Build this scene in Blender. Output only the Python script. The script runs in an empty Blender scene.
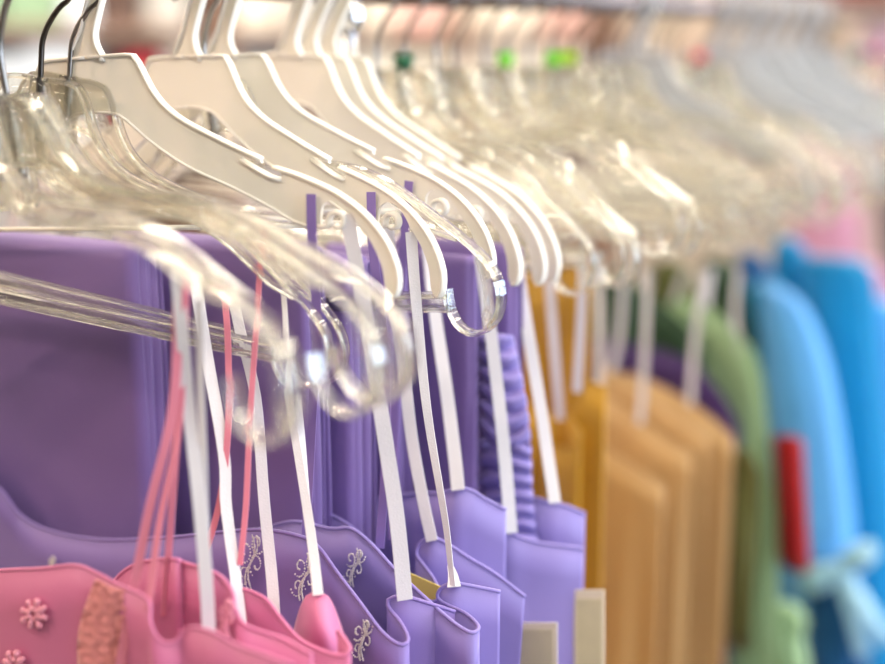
import bpy, bmesh, math, random
from mathutils import Vector, Matrix, Euler, noise

S = bpy.context.scene
COL = S.collection
random.seed(7)
R = math.radians

# ------------------------------------------------------------------ camera
# world: X across the rail (along a hanger), Y along the rail, Z up; metres
FPX = 1320.0
CAM = Vector((0.6467, -0.5172, 1.40))
PITCH = math.atan((332 - 45) / FPX)
FH = Vector((-0.5809, 0.8140, 0)).normalized()
RT = Vector((FH.y, -FH.x, 0))
FW = (FH * math.cos(PITCH) - Vector((0, 0, 1)) * math.sin(PITCH)).normalized()
UP = RT.cross(FW).normalized()
ZR = CAM.z + 0.0425              # height of the rail's axis

def proj(p):
    d = p - CAM
    k = d.dot(FW)
    return 442.5 + FPX * d.dot(RT) / k, 332 - FPX * d.dot(UP) / k, k

def ray(px, py):
    return (FW + RT * ((px - 442.5) / FPX) + UP * ((332 - py) / FPX)).normalized()

def hit(px, py, q, n):
    d = ray(px, py)
    return CAM + d * ((q - CAM).dot(n) / d.dot(n))

def s_for(px, u=0.0, z=1.36):
    """rail position whose point at distance u across the rail is seen in column px"""
    lo, hi = -0.5, 6.0
    for _ in range(60):
        m = (lo + hi) / 2
        if proj(Vector((u, m, z)))[0] < px: lo = m
        else: hi = m
    return lo

cam = bpy.data.cameras.new('camera')
cam.lens = FPX / 885 * 36.0
cam.sensor_width = 36.0
cam.clip_start = 0.02
cam.dof.use_dof = True
cam.dof.aperture_fstop = 1.8
co = bpy.data.objects.new('camera', cam)
COL.objects.link(co)
co.matrix_world = Matrix(((RT.x, UP.x, -FW.x, CAM.x), (RT.y, UP.y, -FW.y, CAM.y), (RT.z, UP.z, -FW.z, CAM.z), (0, 0, 0, 1)))
S.camera = co

# ------------------------------------------------------------------ materials
def srgb(r, g, b):
    f = lambda c: c / 12.92 if c <= 0.04045 else ((c + 0.055) / 1.055) ** 2.4
    return (f(r / 255), f(g / 255), f(b / 255), 1)

def new_mat(name):
    m = bpy.data.materials.new(name); m.use_nodes = True
    nt = m.node_tree
    return m, nt, nt.nodes['Principled BSDF']

def plain(name, rgb, rough=0.5, metal=0.0, spec=0.5, var=0.0, scale=30, coat=0.0, trans=0.0, sss=0.0):
    m, nt, b = new_mat(name)
    c = srgb(*rgb)
    b.inputs['Base Color'].default_value = c
    b.inputs['Roughness'].default_value = rough
    b.inputs['Metallic'].default_value = metal
    b.inputs['Specular IOR Level'].default_value = spec
    b.inputs['Coat Weight'].default_value = coat
    b.inputs['Transmission Weight'].default_value = trans
    if sss:
        b.inputs['Subsurface Weight'].default_value = sss
        b.inputs['Subsurface Radius'].default_value = (0.004, 0.004, 0.003)
        b.inputs['Subsurface Scale'].default_value = 1.0
    if var:
        tc = nt.nodes.new('ShaderNodeTexCoord'); nz = nt.nodes.new('ShaderNodeTexNoise')
        nz.inputs['Scale'].default_value = scale; nz.inputs['Detail'].default_value = 3
        rp = nt.nodes.new('ShaderNodeValToRGB')
        rp.color_ramp.elements[0].position = 0.3; rp.color_ramp.elements[1].position = 0.7
        rp.color_ramp.elements[0].color = tuple(x * (1 - var) for x in c[:3]) + (1,)
        rp.color_ramp.elements[1].color = tuple(min(1, x * (1 + var)) for x in c[:3]) + (1,)
        nt.links.new(tc.outputs['Object'], nz.inputs['Vector'])
        nt.links.new(nz.outputs['Fac'], rp.inputs['Fac'])
        nt.links.new(rp.outputs['Color'], b.inputs['Base Color'])
    return m

def cloth(name, rgb, rough=0.5, sheen=0.25, weave=1400, strength=0.12, spec=0.35):
    m, nt, b = new_mat(name)
    c = srgb(*rgb)
    b.inputs['Base Color'].default_value = c
    b.inputs['Roughness'].default_value = rough
    b.inputs['Specular IOR Level'].default_value = spec
    b.inputs['Sheen Weight'].default_value = sheen
    b.inputs['Sheen Roughness'].default_value = 0.4
    tc = nt.nodes.new('ShaderNodeTexCoord')
    wv = nt.nodes.new('ShaderNodeTexNoise'); wv.inputs['Scale'].default_value = weave; wv.inputs['Detail'].default_value = 1
    nz = nt.nodes.new('ShaderNodeTexNoise'); nz.inputs['Scale'].default_value = 22; nz.inputs['Detail'].default_value = 2
    ad = nt.nodes.new('ShaderNodeMath'); ad.operation = 'MULTIPLY_ADD'; ad.inputs[1].default_value = 6.0
    bp = nt.nodes.new('ShaderNodeBump'); bp.inputs['Strength'].default_value = strength; bp.inputs['Distance'].default_value = 0.0006
    nt.links.new(tc.outputs['Object'], wv.inputs['Vector']); nt.links.new(tc.outputs['Object'], nz.inputs['Vector'])
    nt.links.new(nz.outputs['Fac'], ad.inputs[0]); nt.links.new(wv.outputs['Fac'], ad.inputs[2])
    nt.links.new(ad.outputs[0], bp.inputs['Height']); nt.links.new(bp.outputs['Normal'], b.inputs['Normal'])
    return m

def clear_plastic(name, tint=(255, 255, 253), mixin=0.25):
    m, nt, b = new_mat(name)
    nt.nodes.remove(b)
    out = nt.nodes['Material Output']
    g = nt.nodes.new('ShaderNodeBsdfGlass'); g.inputs['IOR'].default_value = 1.58; g.inputs['Roughness'].default_value = 0.04
    g.inputs['Color'].default_value = srgb(*tint)
    t = nt.nodes.new('ShaderNodeBsdfTransparent'); t.inputs['Color'].default_value = srgb(*tint)
    mx = nt.nodes.new('ShaderNodeMixShader'); mx.inputs[0].default_value = mixin
    nt.links.new(g.outputs[0], mx.inputs[1]); nt.links.new(t.outputs[0], mx.inputs[2])
    nt.links.new(mx.outputs[0], out.inputs['Surface'])
    return m

M = {}
M['white'] = plain('white_plastic', (238, 232, 220), 0.32, spec=0.5, sss=0.15)
M['clear'] = clear_plastic('clear_plastic', mixin=0.15)
M['thin'] = clear_plastic('thin_clear_plastic', (255, 254, 250), 0.75)
M['frost'] = plain('frosted_plastic', (216, 220, 226), 0.3, trans=0.4)
M['chrome'] = plain('chrome', (225, 225, 228), 0.12, metal=1.0)
M['railmetal'] = plain('brushed_rail', (138, 122, 118), 0.3, metal=1.0)
M['steel'] = plain('dull_steel', (150, 146, 142), 0.28, metal=1.0)
M['darkwire'] = plain('dark_wire', (85, 80, 76), 0.3, metal=1.0)
M['purple'] = cloth('purple_satin', (138, 122, 188), 0.42)
M['half_shaded'] = cloth('half_shaded_purple_satin', (134, 112, 178), 0.43)  # the purple satin with some of the dim warm shade mixed into its colour
M['mauve'] = cloth('shaded_purple_satin', (132, 108, 168), 0.45)  # purple satin again, dim warm shade put into the colour for shawls and loops
M['purple2'] = cloth('soft_purple_satin', (142, 127, 192), 0.42)
M['pink'] = cloth('pink_satin', (200, 112, 152), 0.42)
M['pinkstrap'] = cloth('pink_ribbon', (214, 128, 148), 0.5)
M['ribbon'] = cloth('white_ribbon', (218, 214, 218), 0.6, weave=900, strength=0.3)
M['lace'] = cloth('pink_gold_lace', (216, 138, 140), 0.55, weave=260, strength=0.9)
M['tan'] = cloth('tan_satin', (196, 160, 112), 0.45)
M['gold'] = cloth('gold_satin', (198, 148, 42), 0.42)
M['green'] = cloth('sage_satin', (148, 178, 134), 0.45)
M['olive'] = cloth('olive_satin', (96, 98, 52), 0.5)
M['darkgreen'] = cloth('dark_green_satin', (42, 70, 44), 0.5)
M['blue'] = cloth('sky_blue_satin', (98, 170, 236), 0.4)
M['midblue'] = cloth('turquoise_satin', (20, 142, 200), 0.42)
M['navy'] = cloth('deep_blue_satin', (20, 84, 140), 0.5)
M['paleblue'] = cloth('pale_blue_satin', (170, 214, 236), 0.4)
M['darkpurple'] = cloth('dark_purple_satin', (58, 32, 92), 0.5)
M['red'] = cloth('red_satin', (160, 10, 14), 0.45)
M['palepink'] = cloth('pale_pink_satin', (206, 150, 176), 0.5)
M['beigecloth'] = cloth('beige_cloth', (172, 148, 142), 0.6)
M['black'] = cloth('black_cloth', (34, 30, 32), 0.7)
M['bead'] = plain('silver_beads', (222, 216, 214), 0.3, metal=0.35)
M['pinkbead'] = plain('pink_beads', (228, 150, 172), 0.4)
M['card'] = plain('beige_card', (224, 212, 172), 0.6, var=0.05, scale=60)
M['cardedge'] = plain('card_border', (244, 230, 204), 0.6)
M['label'] = plain('yellow_label', (220, 196, 96), 0.6)
M['ink'] = plain('brown_ink', (120, 96, 74), 0.6)
for n, c in dict(m_darkgreen=(8, 92, 58), m_green=(110, 210, 30), m_lime=(176, 220, 40), m_red=(226, 50, 56), m_teal=(40, 150, 165), m_magenta=(214, 70, 130)).items():
    M[n] = plain(n[2:] + '_marker_plastic', c, 0.35)
M['wall'] = plain('cream_wall_paint', (232, 220, 204), 0.8, var=0.04, scale=4)
M['ceiling'] = plain('ceiling_paint', (226, 222, 214), 0.9, var=0.03, scale=6)
M['floor'] = plain('grey_floor_vinyl', (120, 116, 108), 0.5, var=0.12, scale=9)
M['shelf'] = plain('brown_shelf_wood', (158, 124, 104), 0.55, var=0.1, scale=14)
M['pelmet'] = plain('dark_red_board', (110, 28, 34), 0.6, var=0.1, scale=8)

# ------------------------------------------------------------------ builders
def thing(name, label, cat, loc=(0, 0, 0), rot=None, group=None):
    o = bpy.data.objects.new(name, None); COL.objects.link(o)
    o.empty_display_size = 0.05
    o.location = loc
    if rot is not None: o.rotation_euler = rot
    tag(o, label, cat, group)
    return o

def tag(o, label, cat, group=None):
    o['label'] = label; o['category'] = cat
    if group: o['group'] = group
    return o

def link(name, me, mat, parent=None, label=None):
    o = bpy.data.objects.new(name, me); COL.objects.link(o)
    if mat is not None and not me.materials: me.materials.append(mat)
    if parent is not None: o.parent = parent
    if label: o['label'] = label
    return o

def mesh(name, verts, faces, smooth=True):
    me = bpy.data.meshes.new(name)
    me.from_pydata([tuple(v) for v in verts], [], faces)
    bm = bmesh.new(); bm.from_mesh(me)
    bmesh.ops.recalc_face_normals(bm, faces=bm.faces)
    bm.to_mesh(me); bm.free()
    if smooth:
        for p in me.polygons: p.use_smooth = True
    me.update()
    return me

def catmull(pts, n):
    """n points evenly spread along a smooth curve through pts (tuples of equal length)"""
    P = [Vector(p) for p in pts]
    P = [P[0] * 2 - P[1]] + P + [P[-1] * 2 - P[-2]]
    dense = []
    for i in range(1, len(P) - 2):
        a, b, c, d = P[i - 1], P[i], P[i + 1], P[i + 2]
        for k in range(16):
            t = k / 16
            dense.append(0.5 * ((2 * b) + (c - a) * t + (2 * a - 5 * b + 4 * c - d) * t * t + (3 * b - a - 3 * c + d) * t ** 3))
    dense.append(P[-2])
    L = [0.0]
    for a, b in zip(dense, dense[1:]): L.append(L[-1] + (b - a).length)
    out, j = [], 0
    for k in range(n):
        s = L[-1] * k / (n - 1)
        while j < len(L) - 2 and L[j + 1] < s: j += 1
        t = (s - L[j]) / max(1e-9, L[j + 1] - L[j])
        out.append(dense[j].lerp(dense[j + 1], max(0, min(1, t))))
    return out

class MB:
    """collects several shapes into one mesh"""
    def __init__(self): self.v, self.f = [], []
    def add(self, v, f):
        o = len(self.v); self.v += [Vector(x) for x in v]; self.f += [tuple(i + o for i in q) for q in f]; return self
    def tube(self, pts, r, seg=8, caps=True):
        pts = [Vector(p) for p in pts]; n = len(pts)
        rr = r if isinstance(r, (list, tuple)) else [r] * n
        v, f = [], []
        prev = None
        for i, p in enumerate(pts):
            t = (pts[min(n - 1, i + 1)] - pts[max(0, i - 1)]).normalized()
            if prev is None:
                a = Vector((0, 0, 1)) if abs(t.z) < 0.9 else Vector((0, 1, 0))
                x = t.cross(a).normalized()
            else:
                x = (prev - t * prev.dot(t)).normalized()
            prev = x; y = t.cross(x)
            for k in range(seg):
                an = 2 * math.pi * k / seg
                v.append(p + (x * math.cos(an) + y * math.sin(an)) * rr[i])
        for i in range(n - 1):
            for k in range(seg):
                k2 = (k + 1) % seg
                f.append((i * seg + k, i * seg + k2, (i + 1) * seg + k2, (i + 1) * seg + k))
        if caps:
            f.append(tuple(range(seg))[::-1]); f.append(tuple((n - 1) * seg + k for k in range(seg)))
        return self.add(v, f)
    def sweep(self, pts, prof_w, prof_t, side):
        """flat bar along pts: width prof_w along 'side' vector, thickness prof_t across; per-point lists allowed"""
        pts = [Vector(p) for p in pts]; n = len(pts)
        W = prof_w if isinstance(prof_w, (list, tuple)) else [prof_w] * n
        T = prof_t if isinstance(prof_t, (list, tuple)) else [prof_t] * n
        SD = side if isinstance(side, list) else [Vector(side)] * n
        v, f = [], []
        for i, p in enumerate(pts):
            t = (pts[min(n - 1, i + 1)] - pts[max(0, i - 1)]).normalized()
            s = (SD[i] - t * SD[i].dot(t)).normalized(); m = t.cross(s)
            w, h = W[i] / 2, T[i] / 2
            c = 0.35
            ring = [(-w, -h * c), (-w * (1 - c * h / max(w, 1e-6)) , -h), (w * (1 - c * h / max(w, 1e-6)), -h), (w, -h * c), (w, h * c), (w * (1 - c * h / max(w, 1e-6)), h), (-w * (1 - c * h / max(w, 1e-6)), h), (-w, h * c)]
            for a, b in ring: v.append(p + s * a + m * b)
        q = 8
        for i in range(n - 1):
            for k in range(q):
                k2 = (k + 1) % q
                f.append((i * q + k, i * q + k2, (i + 1) * q + k2, (i + 1) * q + k))
        f.append(tuple(range(q))[::-1]); f.append(tuple((n - 1) * q + k for k in range(q)))
        return self.add(v, f)
    def box(self, c, d):
        x, y, z = c; a, b, e = d[0] / 2, d[1] / 2, d[2] / 2
        v = [(x + i * a, y + j * b, z + k * e) for i in (-1, 1) for j in (-1, 1) for k in (-1, 1)]
        return self.add(v, [(0, 1, 3, 2), (4, 6, 7, 5), (0, 4, 5, 1), (2, 3, 7, 6), (0, 2, 6, 4), (1, 5, 7, 3)])
    def plate(self, loop, th):
        """extrude a closed outline given as (x, z) pairs to thickness th in y"""
        bm = bmesh.new()
        vs = [bm.verts.new((a, -th / 2, b)) for a, b in loop]
        es = [bm.edges.new((vs[i], vs[(i + 1) % len(vs)])) for i in range(len(vs))]
        bmesh.ops.triangle_fill(bm, edges=es, use_beauty=True)
        fr = list(bm.faces)
        r = bmesh.ops.extrude_face_region(bm, geom=fr)
        bmesh.ops.translate(bm, verts=[g for g in r['geom'] if isinstance(g, bmesh.types.BMVert)], vec=(0, th, 0))
        bm.verts.index_update()
        v = [x.co.copy() for x in bm.verts]; f = [tuple(q.index for q in x.verts) for x in bm.faces]
        bm.free()
        return self.add(v, f)
    def ball(self, c, r, seg=8, ring=5, sc=(1, 1, 1)):
        v, f = [], []
        c = Vector(c)
        for i in range(ring + 1):
            th = math.pi * i / ring
            for k in range(seg):
                ph = 2 * math.pi * k / seg
                v.append(c + Vector((r * sc[0] * math.sin(th) * math.cos(ph), r * sc[1] * math.sin(th) * math.sin(ph), r * sc[2] * math.cos(th))))
        for i in range(ring):
            for k in range(seg):
                k2 = (k + 1) % seg
                f.append((i * seg + k, i * seg + k2, (i + 1) * seg + k2, (i + 1) * seg + k))
        return self.add(v, f)
    def me(self, name, smooth=True): return mesh(name, self.v, self.f, smooth)
    def build(self, name, mat, parent=None, label=None, smooth=True, world=False):
        v = self.v
        if world and parent is not None: v = [x - Vector(parent.location) for x in v]
        return link(name, mesh(name, v, self.f, smooth), mat, parent, label)

def sharp(o, ang=35):
    o.data.set_sharp_from_angle(angle=R(ang))
    return o

# ------------------------------------------------------------------ hangers
PW = -0.050                        # white hanger: plate top below the rail axis
TOPW = [(0, 0), (.029, 0), (.035, -.002), (.040, -.011), (.045, -.021), (.053, -.031), (.066, -.0405), (.085, -.0500), (.100, -.0570), (.116, -.0640)]
TOPW2 = [(.124, -.0690), (.141, -.0745), (.163, -.0840), (.181, -.0970), (.193, -.1120), (.199, -.1280), (.1985, -.1385)]
INW = [(.1965, -.1425), (.1925, -.1425), (.1905, -.1375), (.1893, -.1260), (.1842, -.1135), (.1775, -.1040), (.1725, -.0960), (.1670, -.0905), (.1605, -.0885), (.1545, -.0915), (.1527, -.0980), (.1522, -.1035)]
LOWW = [(.1480, -.1040), (.1350, -.1000), (.1160, -.0895), (.0940, -.0790), (.0660, -.0670), (.0420, -.0520), (.0220, -.0360), (.010, -.0330), (0, -.0325)]

def white_parts():
    top = [tuple(p) for p in catmull(TOPW, 26)]
    top2 = [tuple(p) for p in catmull(TOPW2, 22)]
    low = [tuple(p) for p in catmull(LOWW, 26)]
    inn = [tuple(p) for p in catmull(INW, 34)]
    # a strap slot is let into the arm under the break in the rim
    slot = [(.1165, -.0665), (.104, -.0625), (.1025, -.0655), (.121, -.0745), (.1285, -.0765), (.1295, -.0725)]
    loop = top + slot + top2 + inn + low
    half = loop[1:-1] if False else loop
    right = [(u, PW + v) for u, v in half]
    left = [(-u, PW + v) for u, v in half[::-1]]
    full = right[:-1] + [right[-1]] + left[1:-1]
    body = MB().plate(full, 0.0022).me('shoulder_plate', smooth=False)
    rim = MB()
    for sg in (1, -1):
        rim.sweep([(sg * u, 0, PW + v) for u, v in top], 0.0054, 0.0020, Vector((0, 1, 0)))
        rim.sweep([(sg * u, 0, PW + v) for u, v in top2 + inn[:2]], 0.0056, 0.0020, Vector((0, 1, 0)))
        rim.sweep([(sg * u, 0, PW + v) for u, v in ((.103, -.0642), (.112, -.0695), (.121, -.0742), (.1285, -.0762))], 0.0060, 0.0016, Vector((0, 1, 0)))
        rim.sweep([(sg * u, 0, PW + v) for u, v in low], 0.0046, 0.0016, Vector((0, 1, 0)))
    rim = rim.me('edge_rim')
    curls = []
    for sg in (1, -1):
        scroll = MB(); pts = []
        for k in range(22):
            a = R(196 - k * 16); r = .0062 - k * .00016
            pts.append((sg * (.1632 + r * math.cos(a)), 0, PW - .1005 + r * math.sin(a)))
        scroll.sweep([(sg * .150, 0, PW - .1032), (sg * .1545, 0, PW - .1035)] + pts, 0.0052, 0.0026, Vector((0, 1, 0)))
        curls.append(('strap_curl', scroll.me('strap_curl'), 'white'))
    hp = [(0, PW - .002), (.001, PW + .008), (.005, PW + .020), (.011, PW + .033), (.0175, PW + .046), (.0185, .008), (.0115, .0165), (0, .0190), (-.0115, .0160), (-.0185, .007), (-.0205, -.005)]
    path = catmull([(a, 0, b) for a, b in hp], 44)
    w = [0.0072] * 44
    hw = []
    for i in range(44):
        t = i / 43
        hw.append(0.017 * max(0, 1 - t / 0.16) ** 1.6 + 0.0098 - 0.0025 * t)
    hook = MB()
    hook.sweep(path, 0.0026, hw, Vector((0, 1, 0)))
    for sg in (1, -1):
        edge = []
        for i, p in enumerate(path):
            t = (path[min(43, i + 1)] - path[max(0, i - 1)]).normalized()
            m = t.cross(Vector((0, 1, 0)))
            edge.append(p + m * sg * hw[i] / 2)
        hook.sweep(edge, 0.0056, 0.0016, Vector((0, 1, 0)))
    hook = hook.me('hook')
    bar = MB().tube([(-.150, 0, PW - .1030), (.150, 0, PW - .1030)], 0.0016, 8).me('shawl_bar')
    return [('shoulder_plate', body, 'white'), ('edge_rim', rim, 'white'), ('hook', hook, 'white'), ('shawl_bar', bar, 'white')] + curls

PC = -0.0625                       # clear hanger
TOPC = [(0, 0), (.019, 0), (.027, -.0025), (.0325, -.011), (.0375, -.024), (.046, -.037), (.060, -.0470), (.080, -.0530), (.106, -.0580), (.131, -.0680), (.161, -.0880), (.184, -.1050), (.196, -.1170), (.2005, -.1300), (.1970, -.1440), (.1850, -.1530), (.1730, -.1505), (.1665, -.1400), (.1655, -.1285)]
LOWC = [(.160, -.0960), (.131, -.0775), (.106, -.0675), (.080, -.0620), (.056, -.0570), (.036, -.046), (.024, -.034), (.012, -.0300), (0, -.0290)]

def clear_parts():
    top = [tuple(p) for p in catmull(TOPC, 64)]
    low = [tuple(p) for p in catmull(LOWC, 26)]
    # the web: from the top rim down to the lower rim, as far as the start of the loop
    ti = max(i for i, p in enumerate(top) if p[0] < .1755 and p[1] > -.11)
    loop = top[:ti + 1] + low
    right = [(u, PC + v) for u, v in loop]
    left = [(-u, PC + v) for u, v in loop[::-1]]
    full = right + left[1:-1]
    body = MB().plate(full, 0.0018); edge = MB()
    for sg in (1, -1):
        edge.sweep([(sg * u, 0, PC + v) for u, v in top], 0.0072, 0.0028, Vector((0, 1, 0)))
        edge.sweep([(sg * u, 0, PC + v) for u, v in [(.176, -.1015)] + low], 0.0056, 0.0022, Vector((0, 1, 0)))
        # thin web filling the outer half of the end loop, with a moulded pip
        web = [(u, v) for u, v in top if u > .184 and -.153 < v < -.108]
        web = web + [(.1865, -.1485), (.1890, -.138), (.1895, -.126), (.186, -.113)]
        body.plate([(sg * u, PC + v) for u, v in web], 0.0014)
        ring = [(sg * (.1905 + .0028 * math.cos(a * math.pi / 6)), -.0012, PC - .1430 + .0028 * math.sin(a * math.pi / 6)) for a in range(13)]
        body.tube(ring, 0.0006, 6)
    body = body.me('hanger_body'); edge = edge.me('edge_rim'); edge.set_sharp_from_angle(angle=R(28))
    bar = MB()
    for dz in (-.1310, -.1405):
        bar.sweep([(-.1660, 0, PC + dz), (.1660, 0, PC + dz)], 0.0050, 0.0022, Vector((0, 1, 0)))
    bar.sweep([(-.166, 0, PC - .1358), (.166, 0, PC - .1358)], 0.0012, 0.0095, Vector((0, 1, 0)))
    bar = bar.me('trouser_bar'); bar.set_sharp_from_angle(angle=R(28))
    sock = MB().tube([(0, 0, PC + .001), (0, 0, PC - .006), (0, 0, PC - .046), (0, 0, PC - .050)], [.0058, .0066, .0066, .0050], 14).me('neck_socket')
    pts = [(0, PC - .036), (0, PC - .01), (0, -.048), (0.0006, -.040), (.004, -.031), (.011, -.0205)]
    pts += [(.0198 * math.cos(R(a)), -.0056 + .0198 * math.sin(R(a))) for a in range(-28, 206, 18)]
    hook = MB().tube(catmull([(a, 0, b) for a, b in pts], 46), 0.0017, 8)
    hook.ball((pts[-1][0], 0, pts[-1][1]), .0026, 8, 6)
    hook = hook.me('wire_hook')
    return [('hanger_body', body, 'thin'), ('edge_rim', edge, 'clear'), ('trouser_bar', bar, 'clear'), ('neck_socket', sock, 'clear'), ('wire_hook', hook, 'steel')]

marker = MB()
marker.sweep([(0, 0, PC + .001), (0, 0, PC + .013)], .013, .0085, Vector((1, 0, 0)))
marker.sweep([(-.0065, 0, PC + .007), (.0065, 0, PC + .007)], .011, .0095, Vector((0, 0, 1)))
MARK = marker.me('size_marker')

PARTS = {'white': white_parts(), 'clear': clear_parts()}
PARTS['frost'] = [(n, me.copy(), 'frost') for n, me, m in PARTS['white']]
TIP = {'white': Vector((.1985, 0, PW - .1400)), 'clear': Vector((.1850, 0, PC - .1543))}

def hmat(s, yaw, roll):
    return Matrix.Translation((0, s, ZR)) @ Matrix.Rotation(yaw, 4, 'Z') @ Matrix.Rotation(roll, 4, 'Y')

def solve(kind, neck, tip, yc=4, k=1.0):
    """turn and tilt that take a hanger's end to the place it is seen at"""
    s = s_for(neck)
    best = None
    ys, rs, dy, dr = R(yc), 0.0, R(16), R(8)
    for _ in range(10):
        best = None
        for i in range(-6, 7):
            for j in range(-6, 7):
                y, r = max(R(-12), min(R(24), ys + dy * i / 6)), max(-R(11), min(R(11), rs + dr * j / 6))
                q = proj(hmat(s, y, r) @ (TIP[kind] * k))
                e = (q[0] - tip[0]) ** 2 + (q[1] - tip[1]) ** 2 + (r / R(1)) ** 2 * 0.2
                if best is None or e < best[0]: best = (e, y, r)
        ys, rs = best[1], best[2]; dy *= 0.5; dr *= 0.5
    return s, ys, rs

_first = {}
def hanger(kind, s, yaw, roll, label, group, marker_mat=None, hookmat=None, k=1.0, bar=True):
    name = 'clothes_hanger'
    o = thing(name, label, 'hanger', (0, s, ZR), None, group)
    o.rotation_euler = (Matrix.Rotation(yaw, 3, 'Z') @ Matrix.Rotation(roll, 3, 'Y')).to_euler()
    o.scale = (k, k, k)
    for n, me, m in PARTS[kind]:
        if n == 'trouser_bar' and not bar: continue
        c = link(n, me, M[m], o)
        if hookmat and n == 'wire_hook':
            c.data = me.copy(); c.data.materials.clear(); c.data.materials.append(M[hookmat])
    if marker_mat:
        c = bpy.data.objects.new('size_marker', MARK.copy()); COL.objects.link(c); c.parent = o
        c.data.materials.append(M[marker_mat])
        c['label'] = marker_mat[2:].replace('darkgreen', 'dark green') + ' size marker on the hook'
    return dict(o=o, s=s, yaw=yaw, roll=roll, q=Vector((0, s, ZR)), n=Vector((-math.sin(yaw), math.cos(yaw), 0)), h=Vector((math.cos(yaw), math.sin(yaw), 0)))

def frame_at(s, yaw=0.0):
    return dict(s=s, yaw=yaw, q=Vector((0, s, ZR)), n=Vector((-math.sin(yaw), math.cos(yaw), 0)), h=Vector((math.cos(yaw), math.sin(yaw), 0)))

def P(H, px, py, dy=0.0):
    """the point of a hanger's own hanging plane, dy behind it, seen at px, py"""
    return hit(px, py, H['q'] + H['n'] * dy, H['n'])

HW = []
for neck, tip, lab in [
    (86, (399, 291), 'large white flat plastic hanger, first of the white ones behind the clear wire-hook hangers'),
    (188, (443, 292), 'white flat plastic hanger second in the row of white ones, hook beside the middle pair'),
    (221, (493, 273), 'white flat plastic hanger third in the row, its curled strap hook above the clear loop'),
    (291, (519, 281), 'white flat plastic hanger fourth in the row of six, just behind the clear loop'),
    (311, (543, 281), 'white flat plastic hanger fifth in the row of six'),
    (331, (557, 279), 'white flat plastic hanger sixth and last of the row, next to the chrome post')]:
    HW.append(hanger('white', *solve('white', neck, tip), lab, 'white plastic hangers in a row'))
HC = []
for neck, tip, lab, hm in [
    (84, (322, 397), 'clear plastic hanger whose steel hook stands sharp before the large white hanger', None),
    (53, (303, 392), 'clear plastic hanger with the dark wire hook bent to one side', 'darkwire'),
    (-6, (352, 390), 'clear plastic hanger in front of the dark wire hook one, swung out far', None),
    (-34, (380, 388), 'clear plastic hanger whose end hangs over the purple shawl beside the long white ribbon', None),
    (-72, (262, 398), 'clear plastic hanger nearest the camera, its arm crossing the edge of the photo', None)]:
    kk = 1.0 if neck > 30 else 1.2
    HC.append(hanger('clear', *solve('clear', neck, tip, k=kk), lab, 'clear plastic hangers at the front of the rail', None, hm, kk, neck > 30))
HF = hanger('clear', *solve('clear', 200, (481, 335), yc=0, k=1.08), 'clear plastic hanger in sharp focus, its rounded end loop showing between the white hangers', 'clear plastic hangers at the front of the rail', k=1.08)

# ------------------------------------------------------------------ garments
def panel(H, pts, z1, mat, parent, name='bodice', n=None, rows=10, th=0.0013, flare=0.0, wob=0.003, seed=0, label=None, hem=True, dx=0.0):
    """cloth falling from a top edge seen at pts = (px, py, offset behind the hanger plane)"""
    edge = catmull([tuple(P(H, *p)) for p in pts], n or max(24, len(pts) * 6))
    N = len(edge)
    v, f = [], []
    for j in range(rows + 1):
        t = (j / rows) ** 1.3
        for i, e in enumerate(edge):
            z = e.z + (z1 - e.z) * t
            a = noise.noise(Vector((i / N * 5 + seed * 7.3, t * 1.4, seed)))
            off = H['n'] * (wob * a * min(1, t * 4) - flare * t) + H['h'] * dx * t
            v.append(Vector((e.x, e.y, z)) + off)
    for j in range(rows):
        for i in range(N - 1):
            f.append((j * N + i, j * N + i + 1, (j + 1) * N + i + 1, (j + 1) * N + i))
    b = MB().add(v, f)
    o = b.build(name, mat, parent, label, world=True)
    sm = o.modifiers.new('thickness', 'SOLIDIFY'); sm.thickness = th; sm.offset = 0
    if hem:
        hb = MB().tube([e + Vector((0, 0, 0.0002)) for e in edge], 0.00125, 6)
        hb.build('hem', mat, parent, world=True)
    return o, edge

def strap(H, pts, parent, mat='ribbon', w=0.0065, twist=0.0, twist2=None, th=0.0007, name='strap', w2=None, n=26):
    if isinstance(H, tuple):
        A, B = H; c = []
        for i, p in enumerate(pts):
            k = (p[1] - pts[0][1]) / (pts[-1][1] - pts[0][1])
            c.append(tuple(P(A, *p).lerp(P(B, *p), k)))
    else:
        c = [tuple(P(H, *p)) for p in pts]
    c = catmull(c, n)
    tw2 = twist if twist2 is None else twist2
    sides, ws = [], []
    for i, p in enumerate(c):
        t = (c[min(n - 1, i + 1)] - c[max(0, i - 1)]).normalized()
        fdir = (p - CAM).normalized()
        s = t.cross(fdir).normalized()
        k = i / (n - 1)
        a = R(twist + (tw2 - twist) * k)
        sides.append(Matrix.Rotation(a, 3, t) @ s)
        ws.append((w + ((w2 or w) - w) * k) * .88)
    return sharp(MB().sweep(c, ws, th, sides).build(name, M[mat], parent, world=True), 28)

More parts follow.
